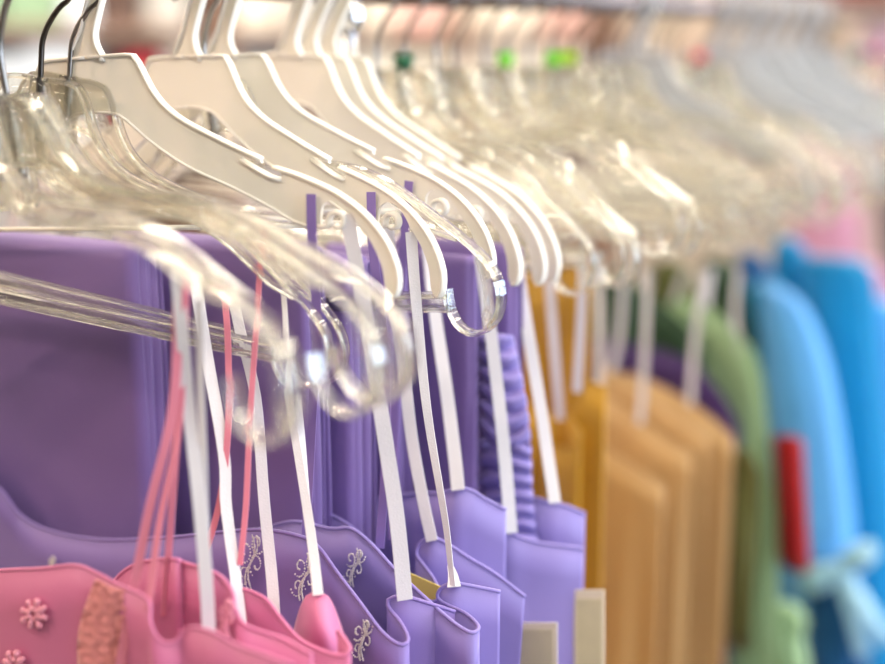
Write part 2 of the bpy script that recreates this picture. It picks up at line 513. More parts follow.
def beads(H, cx, cy, parent, kind='scroll', size=24, dy=-0.004, mat='bead', rot=0, r=0.00062, seed=1):
    rnd = random.Random(seed)
    pts = []
    if kind == 'scroll':
        for k in range(30):
            t = k / 29; pts.append((0.22 * math.sin(t * 6), t * 2 - 1)); pts.append((0.22 * math.sin(t * 6 + .5) + .16, t * 2 - 1))
        for cx0, cy0, sg, a0 in ((.35, -.75, 1, 0), (-.38, -.35, -1, 1), (.4, .05, 1, 2), (-.35, .5, -1, .5)):
            for k in range(20):
                a = a0 + k * .36; rr = .46 - k * .018
                pts.append((cx0 + sg * rr * math.cos(a), cy0 + rr * math.sin(a)))
    else:
        for g in range(8):
            a = g * math.pi / 4 + .3
            for q in (.35, .6, .85): pts.append((1.5 * q * math.cos(a), q * math.sin(a)))
    b = MB()
    ca, sa = math.cos(R(rot)), math.sin(R(rot))
    for x, y in pts:
        X = (x * ca - y * sa) * size * .6; Y = (x * sa + y * ca) * size
        b.ball(P(H, cx + X, cy + Y, dy), r * rnd.uniform(.7, 1.3) * (1 if kind == 'scroll' else 1.7), 6, 4)
    return b.build('embroidery', M[mat], parent, world=True)

def dress_root(H, label, group, name='dress', cat='dress', u=0.08, z=0.62):
    q = H['q'] + H['h'] * u
    return thing(name, label, cat, (q.x, q.y, z), None, group)

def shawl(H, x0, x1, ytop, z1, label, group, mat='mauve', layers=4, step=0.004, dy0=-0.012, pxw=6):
    """a folded length of cloth laid over the bar: nested layers whose folds show at the side"""
    root = dress_root(H, label, group, 'folded_shawl', 'shawl', z=z1)
    for k in range(layers):
        a = P(H, x0, ytop); b = P(H, x1, ytop)
        v, f = [], []
        nx, rows = 26, 14
        ztop = (a.z + b.z) / 2 - 0.0012 * k
        d = 0.0025 + (layers - 1 - k) * step * 0.5 + 0.002
        ex = 0.0028 * (k - 1.3) + 0.0012 * math.sin(k * 2.1)
        ua, ub = (a - H['q']).dot(H['h']), (b - H['q']).dot(H['h']) + ex
        prof = []
        zb = z1 + 0.03 * (k % 2)
        for j in range(rows + 1): prof.append((-1, zb + (ztop - d - zb) * j / rows))
        for j in range(1, 8):
            an = math.pi * j / 8; prof.append((-math.cos(an), ztop - d + d * math.sin(an)))
        for j in range(rows + 1): prof.append((1, ztop - d + (zb - ztop + d) * j / rows))
        for i in range(nx + 1):
            t = i / nx
            u = ua + (ub - ua) * t
            # near the edge the layer rolls back a little, making a soft fold
            roll = max(0, (t - 0.93) / 0.07)
            for sgn, z in prof:
                dep = 1 - z / ztop
                w = 0.0028 * noise.noise(Vector((t * 3, z * 5, k * 3.1)))
                yy = sgn * d * (1 + 0.6 * max(0, ztop - z)) + w * min(1, (ztop - z) * 12) + (0.0022 * roll ** 2 * (-sgn))
                drift = 0.004 * noise.noise(Vector((z * 4, k * 1.7, 5))) * t
                p = H['q'] + H['h'] * (u + drift) + H['n'] * yy
                v.append(Vector((p.x, p.y, z)))
        m = len(prof)
        for i in range(nx):
            for j in range(m - 1):
                f.append((i * m + j, i * m + j + 1, (i + 1) * m + j + 1, (i + 1) * m + j))
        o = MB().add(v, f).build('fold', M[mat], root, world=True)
        sm = o.modifiers.new('thickness', 'SOLIDIFY'); sm.thickness = 0.0011; sm.offset = 0
    return root

Zb = 0.60
H1, H2, H3, H4, H5, H6 = HW
GP = 'purple dresses hanging from the white hangers'

DR = {}
# each garment hangs in its own upright sheet, a little apart from its neighbours
D1, D2, D3, D4, D5, D6 = [frame_at(a, R(b)) for a, b in ((.026, 9), (.066, 7), (.094, 6), (.135, 4), (.178, 4), (.212, 3))]
S1, S2, S3, S4, S5, S6 = [frame_at(a, R(b)) for a, b in ((.048, 8), (.082, 6), (.112, 6), (.156, 4), (.196, 4), (.236, 3))]
# --- purple dress on the first white hanger
d = dress_root(D1, 'purple satin dress with wide scooped neckline and silver beading, below the pink straps', GP); DR['A'] = d
panel(D1, [(-60, 430, .0), (0, 490, -.004), (20, 515, -.006), (50, 531, -.008), (100, 540, -.010), (165, 538, -.012), (215, 533, -.012), (262, 530, -.012), (301, 537, -.012), (318, 547, -.012), (338, 574, -.014), (360, 603, -.018), (380, 630, -.022), (395, 643, -.024), (405, 645, -.022), (408, 638, -.016), (400, 622, -.010), (390, 610, -.006), (387, 602, -.004), (392, 598, -.002), (405, 597, .001), (430, 604, .010), (455, 612, .020)], Zb, M['half_shaded'], d, n=150, seed=1)
strap((H1, D1), [(347, 214, .0), (357, 270, -.001), (368, 330, -.003), (386, 445, -.004), (397, 519, -.004), (405, 600, -.005)], d, w=.0092, w2=.0105, twist=12, twist2=-8)
beads(D1, 250, 562, d, size=27, dy=-.0165, rot=8, seed=1)
beads(D1, 304, 577, d, size=24, dy=-.0165, rot=14, seed=2)
beads(D1, 362, 640, d, size=20, dy=-.0215, rot=6, seed=3)
beads(D1, 52, 563, d, size=6, dy=-.0120, r=.0006, seed=3)

# --- second
d = dress_root(D2, 'purple satin dress with a beaded sprig and a yellow label inside its neckline', GP); DR['B'] = d
panel(D2, [(225, 535, -.006), (262, 529, -.008), (294, 522, -.010), (330, 529, -.010), (351, 529, -.010), (371, 544, -.012), (395, 570, -.014), (425, 598, -.018), (450, 620, -.022), (468, 632, -.024), (476, 632, -.021), (478, 626, -.016), (466, 614, -.010), (449, 606, -.006), (439, 600, -.004), (438, 593, -.003), (445, 586, -.002), (457, 584, .001), (475, 587, .008), (500, 592, .018)], Zb, M['purple'], d, n=140, seed=2)
strap((H2, D2), [(411, 232, .0), (416, 300, -.001), (427, 410, -.002), (445, 519, -.003), (450, 560, -.003), (453, 586, -.004)], d, w=.0080, w2=.0042, twist=-14, twist2=35)
strap((H2, D2), [(450, 565, -.003), (453, 576, -.0035), (454, 587, -.004)], d, w=.0040, w2=.0095, n=10)
beads(D2, 354, 567, d, size=19, dy=-.0145, rot=15, seed=4)
lb = MB(); a = [P(D2, 398, 568, .009), P(D2, 441, 587, .009), P(D2, 441, 604, .009), P(D2, 398, 590, .009)]
b2 = [p + D2['n'] * .0008 for p in a]
lb.add(a + b2, [(0, 1, 2, 3), (7, 6, 5, 4), (0, 4, 5, 1), (1, 5, 6, 2), (2, 6, 7, 3), (3, 7, 4, 0)])
lb.build('size_label', M['label'], d, 'yellow label sewn inside', smooth=False, world=True)
# --- third
d = dress_root(D3, 'purple satin dress with a slanting pointed top, just behind the yellow label', GP); DR['C'] = d
panel(D3, [(300, 505, -.004), (340, 520, -.006), (375, 548, -.008), (400, 580, -.012), (418, 596, -.015), (432, 602, -.016), (440, 596, -.013), (434, 580, -.008), (424, 566, -.003), (417, 556, .001), (418, 547, .003), (425, 540, .004), (434, 538, .005), (450, 546, .009), (470, 559, .014), (495, 574, .021), (525, 597, .030)], Zb, M['purple'], d, n=130, seed=3, dx=-.03)
strap((H3, D3), [(388, 228, .0), (394, 300, .001), (403, 365, .002), (412, 440, .003), (424, 505, .003), (432, 541, .003)], d, w=.0088, twist=10, twist2=20)
# --- fourth
d = dress_root(D4, 'purple satin dress with high rounded top, behind the slanting pointed one', GP)
panel(D4, [(330, 510, .004), (375, 500, .002), (415, 494, .0), (440, 493, -.002), (456, 489, -.001), (470, 490, .004), (485, 499, .010), (506, 510, .019)], Zb, M['purple2'], d, n=60, seed=4)
strap((H4, D4), [(426, 222, .0), (431, 280, .0), (436, 320, -.001), (447, 395, -.002), (455, 460, -.003), (458, 490, -.004)], d, w=.0088, w2=.0100, twist=-10, twist2=15)
# --- fifth
d = dress_root(D5, 'purple satin dress with straight top edge, last but one before the gold dresses', GP)
panel(D5, [(455, 495, .004), (480, 512, .0), (505, 530, -.002), (530, 541, .006), (560, 546, .018), (584, 549, .030)], Zb, M['purple2'], d, n=60, seed=5, dx=-.012)
strap((H4, D5), [(479, 250, .0), (490, 326, -.001), (500, 410, -.002), (506, 470, -.003), (511, 533, -.004)], d, w=.0090, w2=.0100, twist=8, twist2=-12)
# --- sixth
d = dress_root(D6, 'pale purple dress top showing behind the straight-edged purple one, right beside the gold', GP)
panel(D6, [(470, 480, .002), (510, 492, .0), (545, 501, .004), (566, 506, .012), (585, 514, .022)], Zb, M['purple2'], d, n=50, seed=6)
strap((H6, D6), [(516, 255, .0), (526, 320, -.001), (541, 410, -.002), (550, 470, -.003), (555, 503, -.004)], d, w=.0095, twist=6, twist2=-8)

# narrow loops of the dresses themselves, over the slots in the hanger arms
for Hh, Dd, dd, pts in ((H1, D1, 'A', [(311, 194, -.004), (312, 240, -.003), (317, 330, .004), (312, 420, .012), (306, 535, .0)]), (H2, D2, 'B', [(371, 192, -.004), (373, 250, -.002), (384, 340, .002), (386, 440, .004), (380, 548, .002)]), (H3, D3, 'C', [(409, 181, -.004), (404, 240, .002), (398, 340, .010), (394, 440, .014), (392, 540, .014)])):
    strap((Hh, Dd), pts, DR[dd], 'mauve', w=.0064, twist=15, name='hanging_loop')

# ruched top hanging behind the sharp clear loop
Hr = frame_at(.206, R(4))
r_ = dress_root(Hr, 'ruched purple top with crescent pleats behind the sharp clear loop', None, 'ruched_top', 'top')
v, f = [], []
nu, nv = 30, 90
for j in range(nv + 1):
    t = j / nv
    py = 335 + (560 - 335) * t
    xl = 470 + 4 * math.sin(t * 3)
    xr = 512 + 34 * t ** 1.2 + 6 * math.sin(t * 5)
    for i in range(nu + 1):
        u = i / nu
        bul = -.010 * math.sin(math.pi * u) ** .8
        rip = .0038 * math.sin(2 * math.pi * (t * 13 + 1.5 * (u - .5) ** 2 * (2 if t < .5 else -2) + .5 * math.sin(u * 3 + t * 5)))
        v.append(P(Hr, xl + (xr - xl) * u, py, bul + rip))
for j in range(nv):
    for i in range(nu):
        k = j * (nu + 1) + i; f.append((k, k + 1, k + nu + 2, k + nu + 1))
o = MB().add(v, f).build('ruched_panel', M['purple2'], r_, world=True)
sm = o.modifiers.new('thickness', 'SOLIDIFY'); sm.thickness = .0012

# --- folded shawls over the bars of the white hangers
GS = 'folded purple shawls over the hanger bars'
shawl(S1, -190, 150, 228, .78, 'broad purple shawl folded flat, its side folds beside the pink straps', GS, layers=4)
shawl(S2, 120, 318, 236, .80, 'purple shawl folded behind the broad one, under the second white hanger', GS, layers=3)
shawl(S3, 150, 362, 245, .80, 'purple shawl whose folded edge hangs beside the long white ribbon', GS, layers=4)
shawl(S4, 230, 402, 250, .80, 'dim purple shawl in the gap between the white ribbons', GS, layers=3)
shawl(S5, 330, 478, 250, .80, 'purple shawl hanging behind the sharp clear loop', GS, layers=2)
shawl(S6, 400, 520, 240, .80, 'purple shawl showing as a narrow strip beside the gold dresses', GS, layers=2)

# --- pink dresses at the front
GK = 'pink dresses on the front clear hangers'
def off(H, ds):
    q = dict(H); q['q'] = H['q'] + Vector((0, ds, 0)); return q
F1, F2, F3, F4, F5 = HC
K1, K2, K3, K4 = [frame_at(a, R(b)) for a, b in ((-.012, 9), (-.036, 9), (-.060, 9), (-.092, 9))]
d = dress_root(K4, 'pink satin dress nearest the camera, with flower embroidery and a gathered lace side', GK)
panel(K4, [(-70, 578, 0), (0, 571, -.004), (40, 569, -.006), (75, 566, -.006), (95, 573, -.006), (120, 586, -.008), (144, 597, -.010), (150, 606, -.012), (150, 622, -.016), (157, 638, -.018), (168, 644, -.016), (178, 640, -.012), (184, 631, -.010), (195, 628, -.010), (215, 634, -.012), (237, 646, -.013), (262, 655, -.014), (292, 666, -.014)], Zb, M['pink'], d, n=130, seed=11)
beads(K4, 34, 614, d, 'flower', size=15, dy=-.0095, mat='pinkbead', r=.0011, seed=6)
beads(K4, 14, 664, d, 'flower', size=13, dy=-.0095, mat='pinkbead', r=.0011, seed=7)
v, f = [], []
for j in range(31):
    for i in range(13):
        t, u = j / 30, i / 12
        xl = 95 - 18 * math.sin(math.pi * min(1, t * 1.5) * .5); x = xl + (128 - xl) * u; y = 580 + t * 100 + u * 13 * (1 - t)
        v.append(P(K4, x, y, -.0080 - .0026 * math.sin(math.pi * u) - .0009 * math.sin(t * 60 + 3 * math.sin(u * 9)) - .0008 * math.sin(u * 23 + 2 * math.sin(t * 21))))
for j in range(30):
    for i in range(12):
        k = j * 13 + i; f.append((k, k + 1, k + 14, k + 13))
o = MB().add(v, f).build('lace_gather', M['lace'], d, 'gathered peach lace', world=True)
o.modifiers.new('thickness', 'SOLIDIFY').thickness = .001
for pts, w, tw in [([(178, 268, 0), (174, 400, -.004), (147, 520, -.008), (119, 670, -.013)], .0058, 0),
                   ([(186, 300, .004), (178, 430, -.002), (160, 520, -.006), (148, 610, -.011)], .0046, 20)]:
    strap((F4, K4), pts, d, 'pinkstrap', w=w, twist=tw)
d = dress_root(K3, 'pink satin dress with a pleated edge, just behind the nearest pink dress', GK)
panel(K3, [(96, 612, 0), (116, 580, -.002), (135, 565, -.004), (158, 560, -.006), (176, 560, -.009), (181, 562, -.005), (190, 565, -.006), (207, 570, -.008), (222, 578, -.008), (232, 592, -.010), (236, 612, -.014), (245, 625, -.016), (262, 632, -.014), (285, 640, -.012), (312, 655, -.012)], Zb, M['pink'], d, n=110, seed=12)
strap((F3, K3), [(188, 262, 0), (181, 380, -.002), (171, 520, -.006), (164, 616, -.008)], d, 'pinkstrap', w=.0046, twist=-10)
strap((F3, K3), [(176, 262, -.002), (188, 400, -.004), (199, 500, -.012), (206, 580, -.018), (211, 668, -.022)], d, w=.0072, w2=.0084, twist=8)
strap((F3, K3), [(199, 300, 0), (201, 400, -.002), (204, 480, -.006), (208, 640, -.014)], d, w=.0050, twist=25)
beads(K3, 226, 618, d, 'scroll', size=17, dy=-.0165, mat='pinkbead', r=.0009, seed=8)
d = dress_root(K2, 'pink satin dress behind the pleated one, its long ribbons white and rose', GK)
panel(K2, [(200, 590, .002), (225, 588, 0), (245, 590, -.003), (266, 600, -.005), (281, 619, -.008), (300, 640, -.011), (324, 652, -.013), (342, 656, -.013), (350, 650, -.010), (345, 640, -.006), (338, 632, -.003), (345, 660, -.003)], Zb, M['pink'], d, n=110, seed=13)
strap((F2, K2), [(196, 286, 0), (206, 350, -.001), (224, 455, -.004), (226, 505, -.007), (236, 580, -.011), (243, 642, -.015)], d, w=.0080, w2=.0072, twist=-6)
strap((F2, K2), [(224, 288, .005), (228, 345, .004), (228, 430, .002), (219, 505, 0), (200, 570, -.002)], d, 'pinkstrap', w=.0044, twist=15)
strap((F2, K2), [(262, 232, .01), (258, 300, .008), (250, 420, .004), (246, 505, .002), (240, 565, 0)], d, 'pinkstrap', w=.0040, twist=20)
d = dress_root(K1, 'pink satin dress with a rounded cup hanging from a doubled white ribbon', GK)
v, f = [], []
for j in range(25):
    t = j / 24
    y = 592 + t * 90
    hw = 5 + 24 * min(1, t * 1.7) ** .5
    cx = 317 + 4 * t
    for i in range(21):
        u = i / 20 * 2 - 1
        v.append(P(K1, cx + hw * u, y + 10 * max(0, u) * t, -.004 - .020 * (1 - u * u) * math.sin(math.pi * min(1, t * 1.1) * .9) ** .8))
for j in range(24):
    for i in range(20):
        k = j * 21 + i; f.append((k, k + 1, k + 22, k + 21))
o = MB().add(v, f).build('cup', M['pink'], d, world=True)
o.modifiers.new('thickness', 'SOLIDIFY').thickness = .001
panel(K1, [(255, 644, -.004), (266, 640, -.007), (276, 638, -.009), (292, 643, -.010), (314, 652, -.010)], Zb, M['pink'], d, n=40, seed=14)
strap((F1, K1), [(287, 388, 0), (294, 430, -.001), (306, 502, -.004), (313, 550, -.007), (318, 595, -.010)], d, w=.0050, w2=.0070, twist=10)
strap((F1, K1), [(298, 400, .002), (302, 440, 0), (307, 505, -.003), (314, 550, -.006), (318, 594, -.009)], d, w=.0048, w2=.0060, twist=-25)
strap((F1, K1), [(231, 288, 0), (241, 335, -.001), (256, 400, -.002), (264, 500, -.006), (272, 580, -.009), (276, 642, -.012)], d, w=.0072, w2=.0078, twist=6)
strap((F1, K1), [(278, 240, .004), (284, 300, .002), (287, 350, .0), (288, 388, 0)], d, w=.0036, twist=20)

# --- price tags
def price_tag(H, x0, y0, x1, y1, label, dy):
    a, b, c, e = P(H, x0, y0, dy), P(H, x1, y0, dy), P(H, x1, y1, dy), P(H, x0, y1, dy)
    root = thing('price_tag', label, 'tag', ((c + e) / 2)[:], None, 'price tags')
    def quad(name, k, lift, th, mat, lab=None):
        m = (a + b + c + e) / 4
        q = [m + (p - m) * k - H['n'] * lift for p in (a, b, c, e)]
        q2 = [p + H['n'] * th for p in q]
        MB().add(q + q2, [(0, 1, 2, 3), (7, 6, 5, 4), (0, 4, 5, 1), (1, 5, 6, 2), (2, 6, 7, 3), (3, 7, 4, 0)]).build(name, M[mat], root, lab, smooth=False, world=True)
    quad('card', 1.0, 0, .0008, 'cardedge', 'pale border')
    quad('printed_face', .84, .0004, .0006, 'card')
    return root
price_tag(D5, 508, 623, 557, 700, 'beige bordered price tag against the straight-edged purple dress', -.016)
price_tag(D6, 574, 590, 604, 700, 'pale price tag hanging between the purple and the tan dresses', -.004)

# ------------------------------------------------------------------ further along the rail
def far_dress(px, u, edge, mat, label, group, straps=(), yaw=0.0, z1=.55, ds=0.0, dx=0.0, name='dress', cat='dress', smat='ribbon', seed=0, hem=True, wob=.008):
    H = frame_at(s_for(px, u, 1.1) + ds, yaw)
    d = dress_root(H, label, group, name, cat, z=z1)
    panel(H, edge, z1, M[mat], d, n=48, seed=seed + 20, wob=wob, dx=dx, hem=hem)
    # the far half of the dress, hanging a little lower behind the front
    panel(H, [(x, y + 6, k + .018) for x, y, k in edge], z1, M[mat], d, name='back_panel', n=48, seed=seed + 60, wob=wob * .6, dx=dx - .004, hem=False)
    for k, s_ in enumerate(straps):
        strap(H, s_, d, smat, w=.0078, twist=10 - 20 * (k % 2))
    return H, d

GG = 'gold dresses'; GT = 'tan dresses'; GN = 'green dresses'
far_dress(560, .12, [(470, 380, .01), (500, 392, .0), (520, 402, -.006), (536, 408, -.008), (541, 415, 0), (560, 412, .01), (575, 405, .01)], 'gold', 'gold satin dress right behind the purple ones', GG, [[(548, 262, 0), (553, 330, -.004), (560, 420, -.008)]], seed=1)
far_dress(575, .12, [(520, 270, .006), (545, 280, 0), (575, 262, -.002), (592, 258, -.002)], 'gold', 'gold satin shawl folded on its hanger above the gold dress', None, [], seed=2, name='folded_shawl', cat='shawl')
far_dress(592, .13, [(545, 445, .004), (560, 448, -.006), (576, 446, -.012), (581, 434, -.010), (574, 424, -.004), (570, 412, .0), (584, 384, .002), (606, 388, 0)], 'gold', 'gold satin dress with a curled side seam next to the foremost tan dress', GG, ds=-.05, straps= [[(583, 262, 0), (581, 320, -.003), (577, 392, -.006)]], seed=3)
far_dress(663, .15, [(560, 432, .006), (585, 440, 0), (600, 448, -.006), (626, 464, -.008), (648, 478, -.008), (664, 487, -.006)], 'tan', 'tan satin dress foremost of its kind, slanting top edge', GT, [[(598, 262, 0), (600, 350, -.004), (598, 452, -.008)]], seed=4)
far_dress(690, .15, [(590, 396, .006), (612, 402, 0), (635, 418, -.004), (662, 438, -.006), (691, 455, -.006)], 'tan', 'tan satin dress second in the tan row', GT, [[(648, 272, 0), (645, 350, -.003), (640, 424, -.007)]], seed=5)
far_dress(708, .15, [(600, 366, .006), (630, 378, 0), (660, 400, -.004), (690, 420, -.006), (708, 432, -.006)], 'tan', 'tan satin dress third in the tan row, mostly hidden', GT, [[(625, 265, 0), (620, 330, -.002), (612, 372, -.006)]], seed=6)
far_dress(733, .15, [(630, 374, .006), (655, 384, 0), (688, 402, -.004), (715, 422, -.006), (734, 440, -.006)], 'tan', 'tan satin dress last in the tan row, before the green', GT, [[(704, 272, 0), (696, 330, -.003), (690, 405, -.006)]], seed=7)
far_dress(745, .14, [(590, 340, .006), (640, 346, .0), (690, 362, -.004), (724, 400, -.006), (740, 430, -.006)], 'darkpurple', 'dark purple dress glimpsed above the tan row', None, [], seed=8, ds=.01)
far_dress(755, .14, [(560, 300, .006), (605, 282, .0), (640, 290, -.004), (690, 330, -.006), (705, 360, -.004)], 'darkgreen', 'dark green dress behind the tan row', None, [], seed=9, ds=.02)
far_dress(765, .14, [(640, 330, .006), (680, 300, .003), (706, 306, .0), (730, 328, -.006), (750, 362, -.008), (764, 430, -.006)], 'green', 'sage green dress with rounded shoulder beside the tan row', GN, [[(738, 268, 0), (735, 320, -.004), (742, 352, -.008)], [(712, 268, 0), (706, 306, -.008)]], seed=10)
far_dress(752, .15, [(728, 470, .004), (736, 452, -.002), (748, 452, -.006), (760, 476, -.006)], 'olive', 'olive green skirt fold between the tan row and the sage dress', GN, [], seed=11, ds=-.04, z1=.8)
far_dress(778, .15, [(722, 338, .004), (744, 342, -.002), (760, 372, -.006), (768, 440, -.006), (777, 520, -.006)], 'green', 'sage green dress next to the red garment', GN, [[(684, 272, .0), (668, 320, .0), (655, 370, -.002), (648, 400, -.004)]], seed=12, dx=.02)

def loft(H, secs, mat, parent, name='body', seg=40, pleat=0.0, np=9, seed=0):
    """cloth body hanging from a hanger: sections (px centre, py, half width px, depth half m)"""
    rows = catmull([tuple(s_[:3]) for s_ in secs], 36); dep = catmull([(i, s_[3], 0) for i, s_ in enumerate(secs)], 36)
    v, f = [], []
    for j, (cx, cy, hw) in enumerate(rows):
        c = P(H, cx, cy); e = P(H, cx + hw, cy); rx = (e - c).dot(H['h']); ry = dep[j][1]
        for k in range(seg):
            a = 2 * math.pi * k / seg
            m = 1 + pleat * math.sin(np * a + seed + j * .05)
            p = c + H['h'] * (rx * math.cos(a) * m) + H['n'] * (ry * math.sin(a) * m)
            v.append(Vector((p.x, p.y, c.z)))
    for j in range(35):
        for k in range(seg):
            k2 = (k + 1) % seg; f.append((j * seg + k, j * seg + k2, (j + 1) * seg + k2, (j + 1) * seg + k))
    f.append(tuple(range(seg))[::-1]); f.append(tuple(35 * seg + k for k in range(seg)))
    return MB().add(v, f).build(name, M[mat], parent, world=True)

def bulk(px, u, secs, mat, label, cat='dress', name='dress', group=None, yaw=0.0, pleat=.05, ds=0.0, seed=0):
    H = frame_at(s_for(px, u, 1.15) + ds, yaw)
    d = dress_root(H, label, group, name, cat, z=P(H, secs[-1][0], secs[-1][1]).z)
    loft(H, secs, mat, d, pleat=pleat, seed=seed)
    return H, d

GB = 'blue dresses'
Hs_, ds_ = bulk(835, .14, [(772, 288, 10, .012), (782, 302, 22, .02), (794, 350, 32, .024), (806, 430, 36, .026), (818, 540, 38, .028), (826, 700, 42, .03)], 'blue', 'sky blue dress with a bright rounded shoulder and a pale satin bow', group=GB, seed=1)
bulk(800, .10, [(768, 282, 12, .01), (762, 300, 18, .014), (768, 400, 24, .016), (776, 700, 30, .02)], 'midblue', 'turquoise dress edge in front of the sky blue shoulder, behind the green', group=GB, seed=2, ds=.03)
Hb, db = bulk(880, .14, [(836, 258, 26, .014), (838, 275, 36, .02), (844, 340, 38, .024), (854, 450, 40, .026), (860, 560, 42, .028), (866, 720, 46, .03)], 'midblue', 'turquoise dress behind the sky blue one with the bow', group=GB, seed=3)
# bow on the turquoise dress
def bow(H, parent, cx, cy, mat, w=44, h=20, rot=-28, dy=-.03):
    b = MB()
    ca, sa = math.cos(R(rot)), math.sin(R(rot))
    def pt(x, y, z): return P(H, cx + x * ca - y * sa, cy + x * sa + y * ca, dy + z)
    for sg in (-1, 1):
        v, f = [], []
        for i in range(15):
            t = i / 14
            wd = 4 + h * .5 * math.sin(math.pi * min(1, t * .92 + .02)) ** .7
            for k in range(16):
                a = 2 * math.pi * k / 16
                v.append(pt(sg * t * w, wd * math.sin(a), -.012 * math.sin(math.pi * t) * math.cos(a) - .004))
        for i in range(14):
            for k in range(16):
                f.append((i * 16 + k, i * 16 + (k + 1) % 16, (i + 1) * 16 + (k + 1) % 16, (i + 1) * 16 + k))
        b.add(v, f)
    b.ball(pt(0, 0, -.008), .009, 12, 8)
    b.build('bow', M[mat], parent, 'pale satin bow', world=True)
    t = MB()
    for sg in (-1, 1):
        t.sweep([pt(0, 0, -.004), pt(sg * 6, 40, -.006), pt(sg * 14 - 4, 90, -.004)], .018, .0015, RT)
    t.build('bow_tail', M[mat], parent, 'pale satin ribbon tails', world=True)
bow(Hs_, ds_, 838, 568, 'paleblue', dy=-.045)
bulk(838, .13, [(830, 560, 14, .012), (832, 580, 26, .02), (836, 640, 30, .024), (838, 740, 34, .026)], 'navy', 'dark blue body standing in for the shaded gap below the pale bow', group=GB, seed=4, ds=-.06)  # dark body placed where there is only a shadowed gap between dresses
bulk(905, .15, [(880, 300, 10, .012), (884, 330, 20, .02), (892, 450, 26, .022), (898, 700, 30, .024)], 'blue', 'light blue dress at the far side of the turquoise one', group=GB, seed=5)
far_dress(815, .16, [(774, 436, .004), (782, 437, -.004), (790, 437, -.006), (797, 438, -.004), (803, 442, .004)], 'red', 'small red garment between the green and the blue dresses', None, [], z1=.86, dx=.016, ds=-.10, seed=13, name='top', cat='top', wob=.003)
# green bow and sash near the bottom
Hg = frame_at(s_for(790, .15, 1.0) - .01)
sg_ = dress_root(Hg, 'sage green sash knotted at the bottom beside the dark blue shaded gap', GN, 'sash', 'sash', z=.7)
loft(Hg, [(786, 604, 8, .010), (790, 616, 16, .016), (784, 634, 18, .018), (792, 664, 16, .016), (800, 760, 18, .016)], 'green', sg_, 'sash_knot', pleat=.12)
loft(Hg, [(728, 590, 5, .006), (736, 620, 8, .008), (746, 670, 10, .01), (756, 760, 12, .012)], 'green', sg_, 'sash_tail', pleat=.12)
bulk(930, .15, [(868, 262, 10, .012), (872, 280, 20, .02), (880, 340, 24, .022), (900, 520, 30, .026), (905, 720, 32, .028)], 'palepink', 'pale pink dress beyond the turquoise one', seed=6, ds=.12)
bulk(915, .1, [(852, 96, 10, .012), (856, 130, 16, .018), (862, 260, 22, .02), (872, 500, 26, .022)], 'beigecloth', 'beige garment hanging high beyond the blue dresses', seed=7, ds=.45)
bulk(935, .1, [(884, 150, 14, .014), (888, 200, 24, .02), (892, 300, 30, .022), (900, 500, 34, .024)], 'black', 'black garment at the far end of the rail', seed=8, ds=.62)
bulk(850, .1, [(815, 130, 14, .014), (822, 160, 26, .02), (828, 260, 34, .022), (836, 500, 36, .024)], 'palepink', 'rose pink garment behind the turquoise dress', seed=9, ds=.5)

bulk(700, .10, [(668, 262, 10, .010), (672, 275, 20, .014), (678, 330, 30, .016), (684, 460, 36, .018), (688, 640, 38, .02)], 'olive', 'olive green dress behind the tan row, beside the dark green one', group=GN, seed=10, ds=.16)
bulk(735, .10, [(716, 258, 8, .010), (720, 272, 18, .012), (726, 330, 26, .014), (732, 460, 30, .016), (738, 640, 32, .02)], 'darkgreen', 'dark green dress between the sage dress and the sky blue one', group=GN, seed=11, ds=.20)
bulk(770, .10, [(748, 252, 8, .010), (752, 266, 16, .012), (756, 320, 24, .014), (760, 460, 28, .016), (764, 640, 30, .02)], 'navy', 'deep blue dress tucked behind the sky blue shoulder', group=GB, seed=12, ds=.22)
bulk(800, .10, [(786, 238, 8, .010), (790, 256, 18, .012), (794, 320, 26, .014), (800, 460, 30, .016), (806, 640, 30, .02)], 'midblue', 'turquoise dress high up between the sky blue and the other turquoise dress', group=GB, seed=13, ds=.2)
bulk(640, .08, [(616, 270, 8, .010), (620, 284, 16, .012), (626, 340, 24, .014), (632, 460, 26, .016), (638, 640, 28, .02)], 'darkgreen', 'dark green dress beside the gold ones, behind the pale ribbons', group=GN, seed=14, ds=.16)
# hangers along the rest of the rail
GFc = 'clear hangers above the gold, tan and green dresses'
GFw = 'frosted hangers above the blue dresses'
cols = {405: 'm_darkgreen', 505: 'm_green', 549: 'm_green', 571: 'm_lime'}
names_ = {405: 'clear plastic hanger with the dark green size marker on its hook',
          505: 'clear plastic hanger with a bright green size marker, standing apart from the lime one',
          549: 'clear plastic hanger with a bright green size marker, beside the lime one',
          571: 'clear plastic hanger with the lime size marker on its hook'}
rnd = random.Random(3)
for px in (377, 405, 432, 458, 482, 505, 528, 549, 571, 588, 604, 620):
    lab = names_.get(px) or 'clear plastic hanger among the blurred ones above the gold and tan dresses'
    hanger('clear', s_for(px), R(rnd.uniform(-8, 20)), R(rnd.uniform(-5, 5)), lab, GFc, cols.get(px))
for px in (644, 655, 666, 676):
    hanger('clear', s_for(px), R(rnd.uniform(-8, 18)), R(rnd.uniform(-5, 5)), 'clear plastic hanger among the blurred ones above the green dresses', GFc)
hanger('clear', s_for(698), R(4), 0, 'clear plastic hanger with the red size marker on its hook', GFc, 'm_red')
for px in (634, 716, 738, 758, 776, 794, 810):
    lab = 'frosted plastic hanger among the blurred ones above the blue dresses' if px > 700 else 'frosted plastic hanger alone among the clear ones above the green dresses'
    hanger('frost', s_for(px), R(rnd.uniform(-2, 12)), R(rnd.uniform(-2, 2)), lab, GFw)
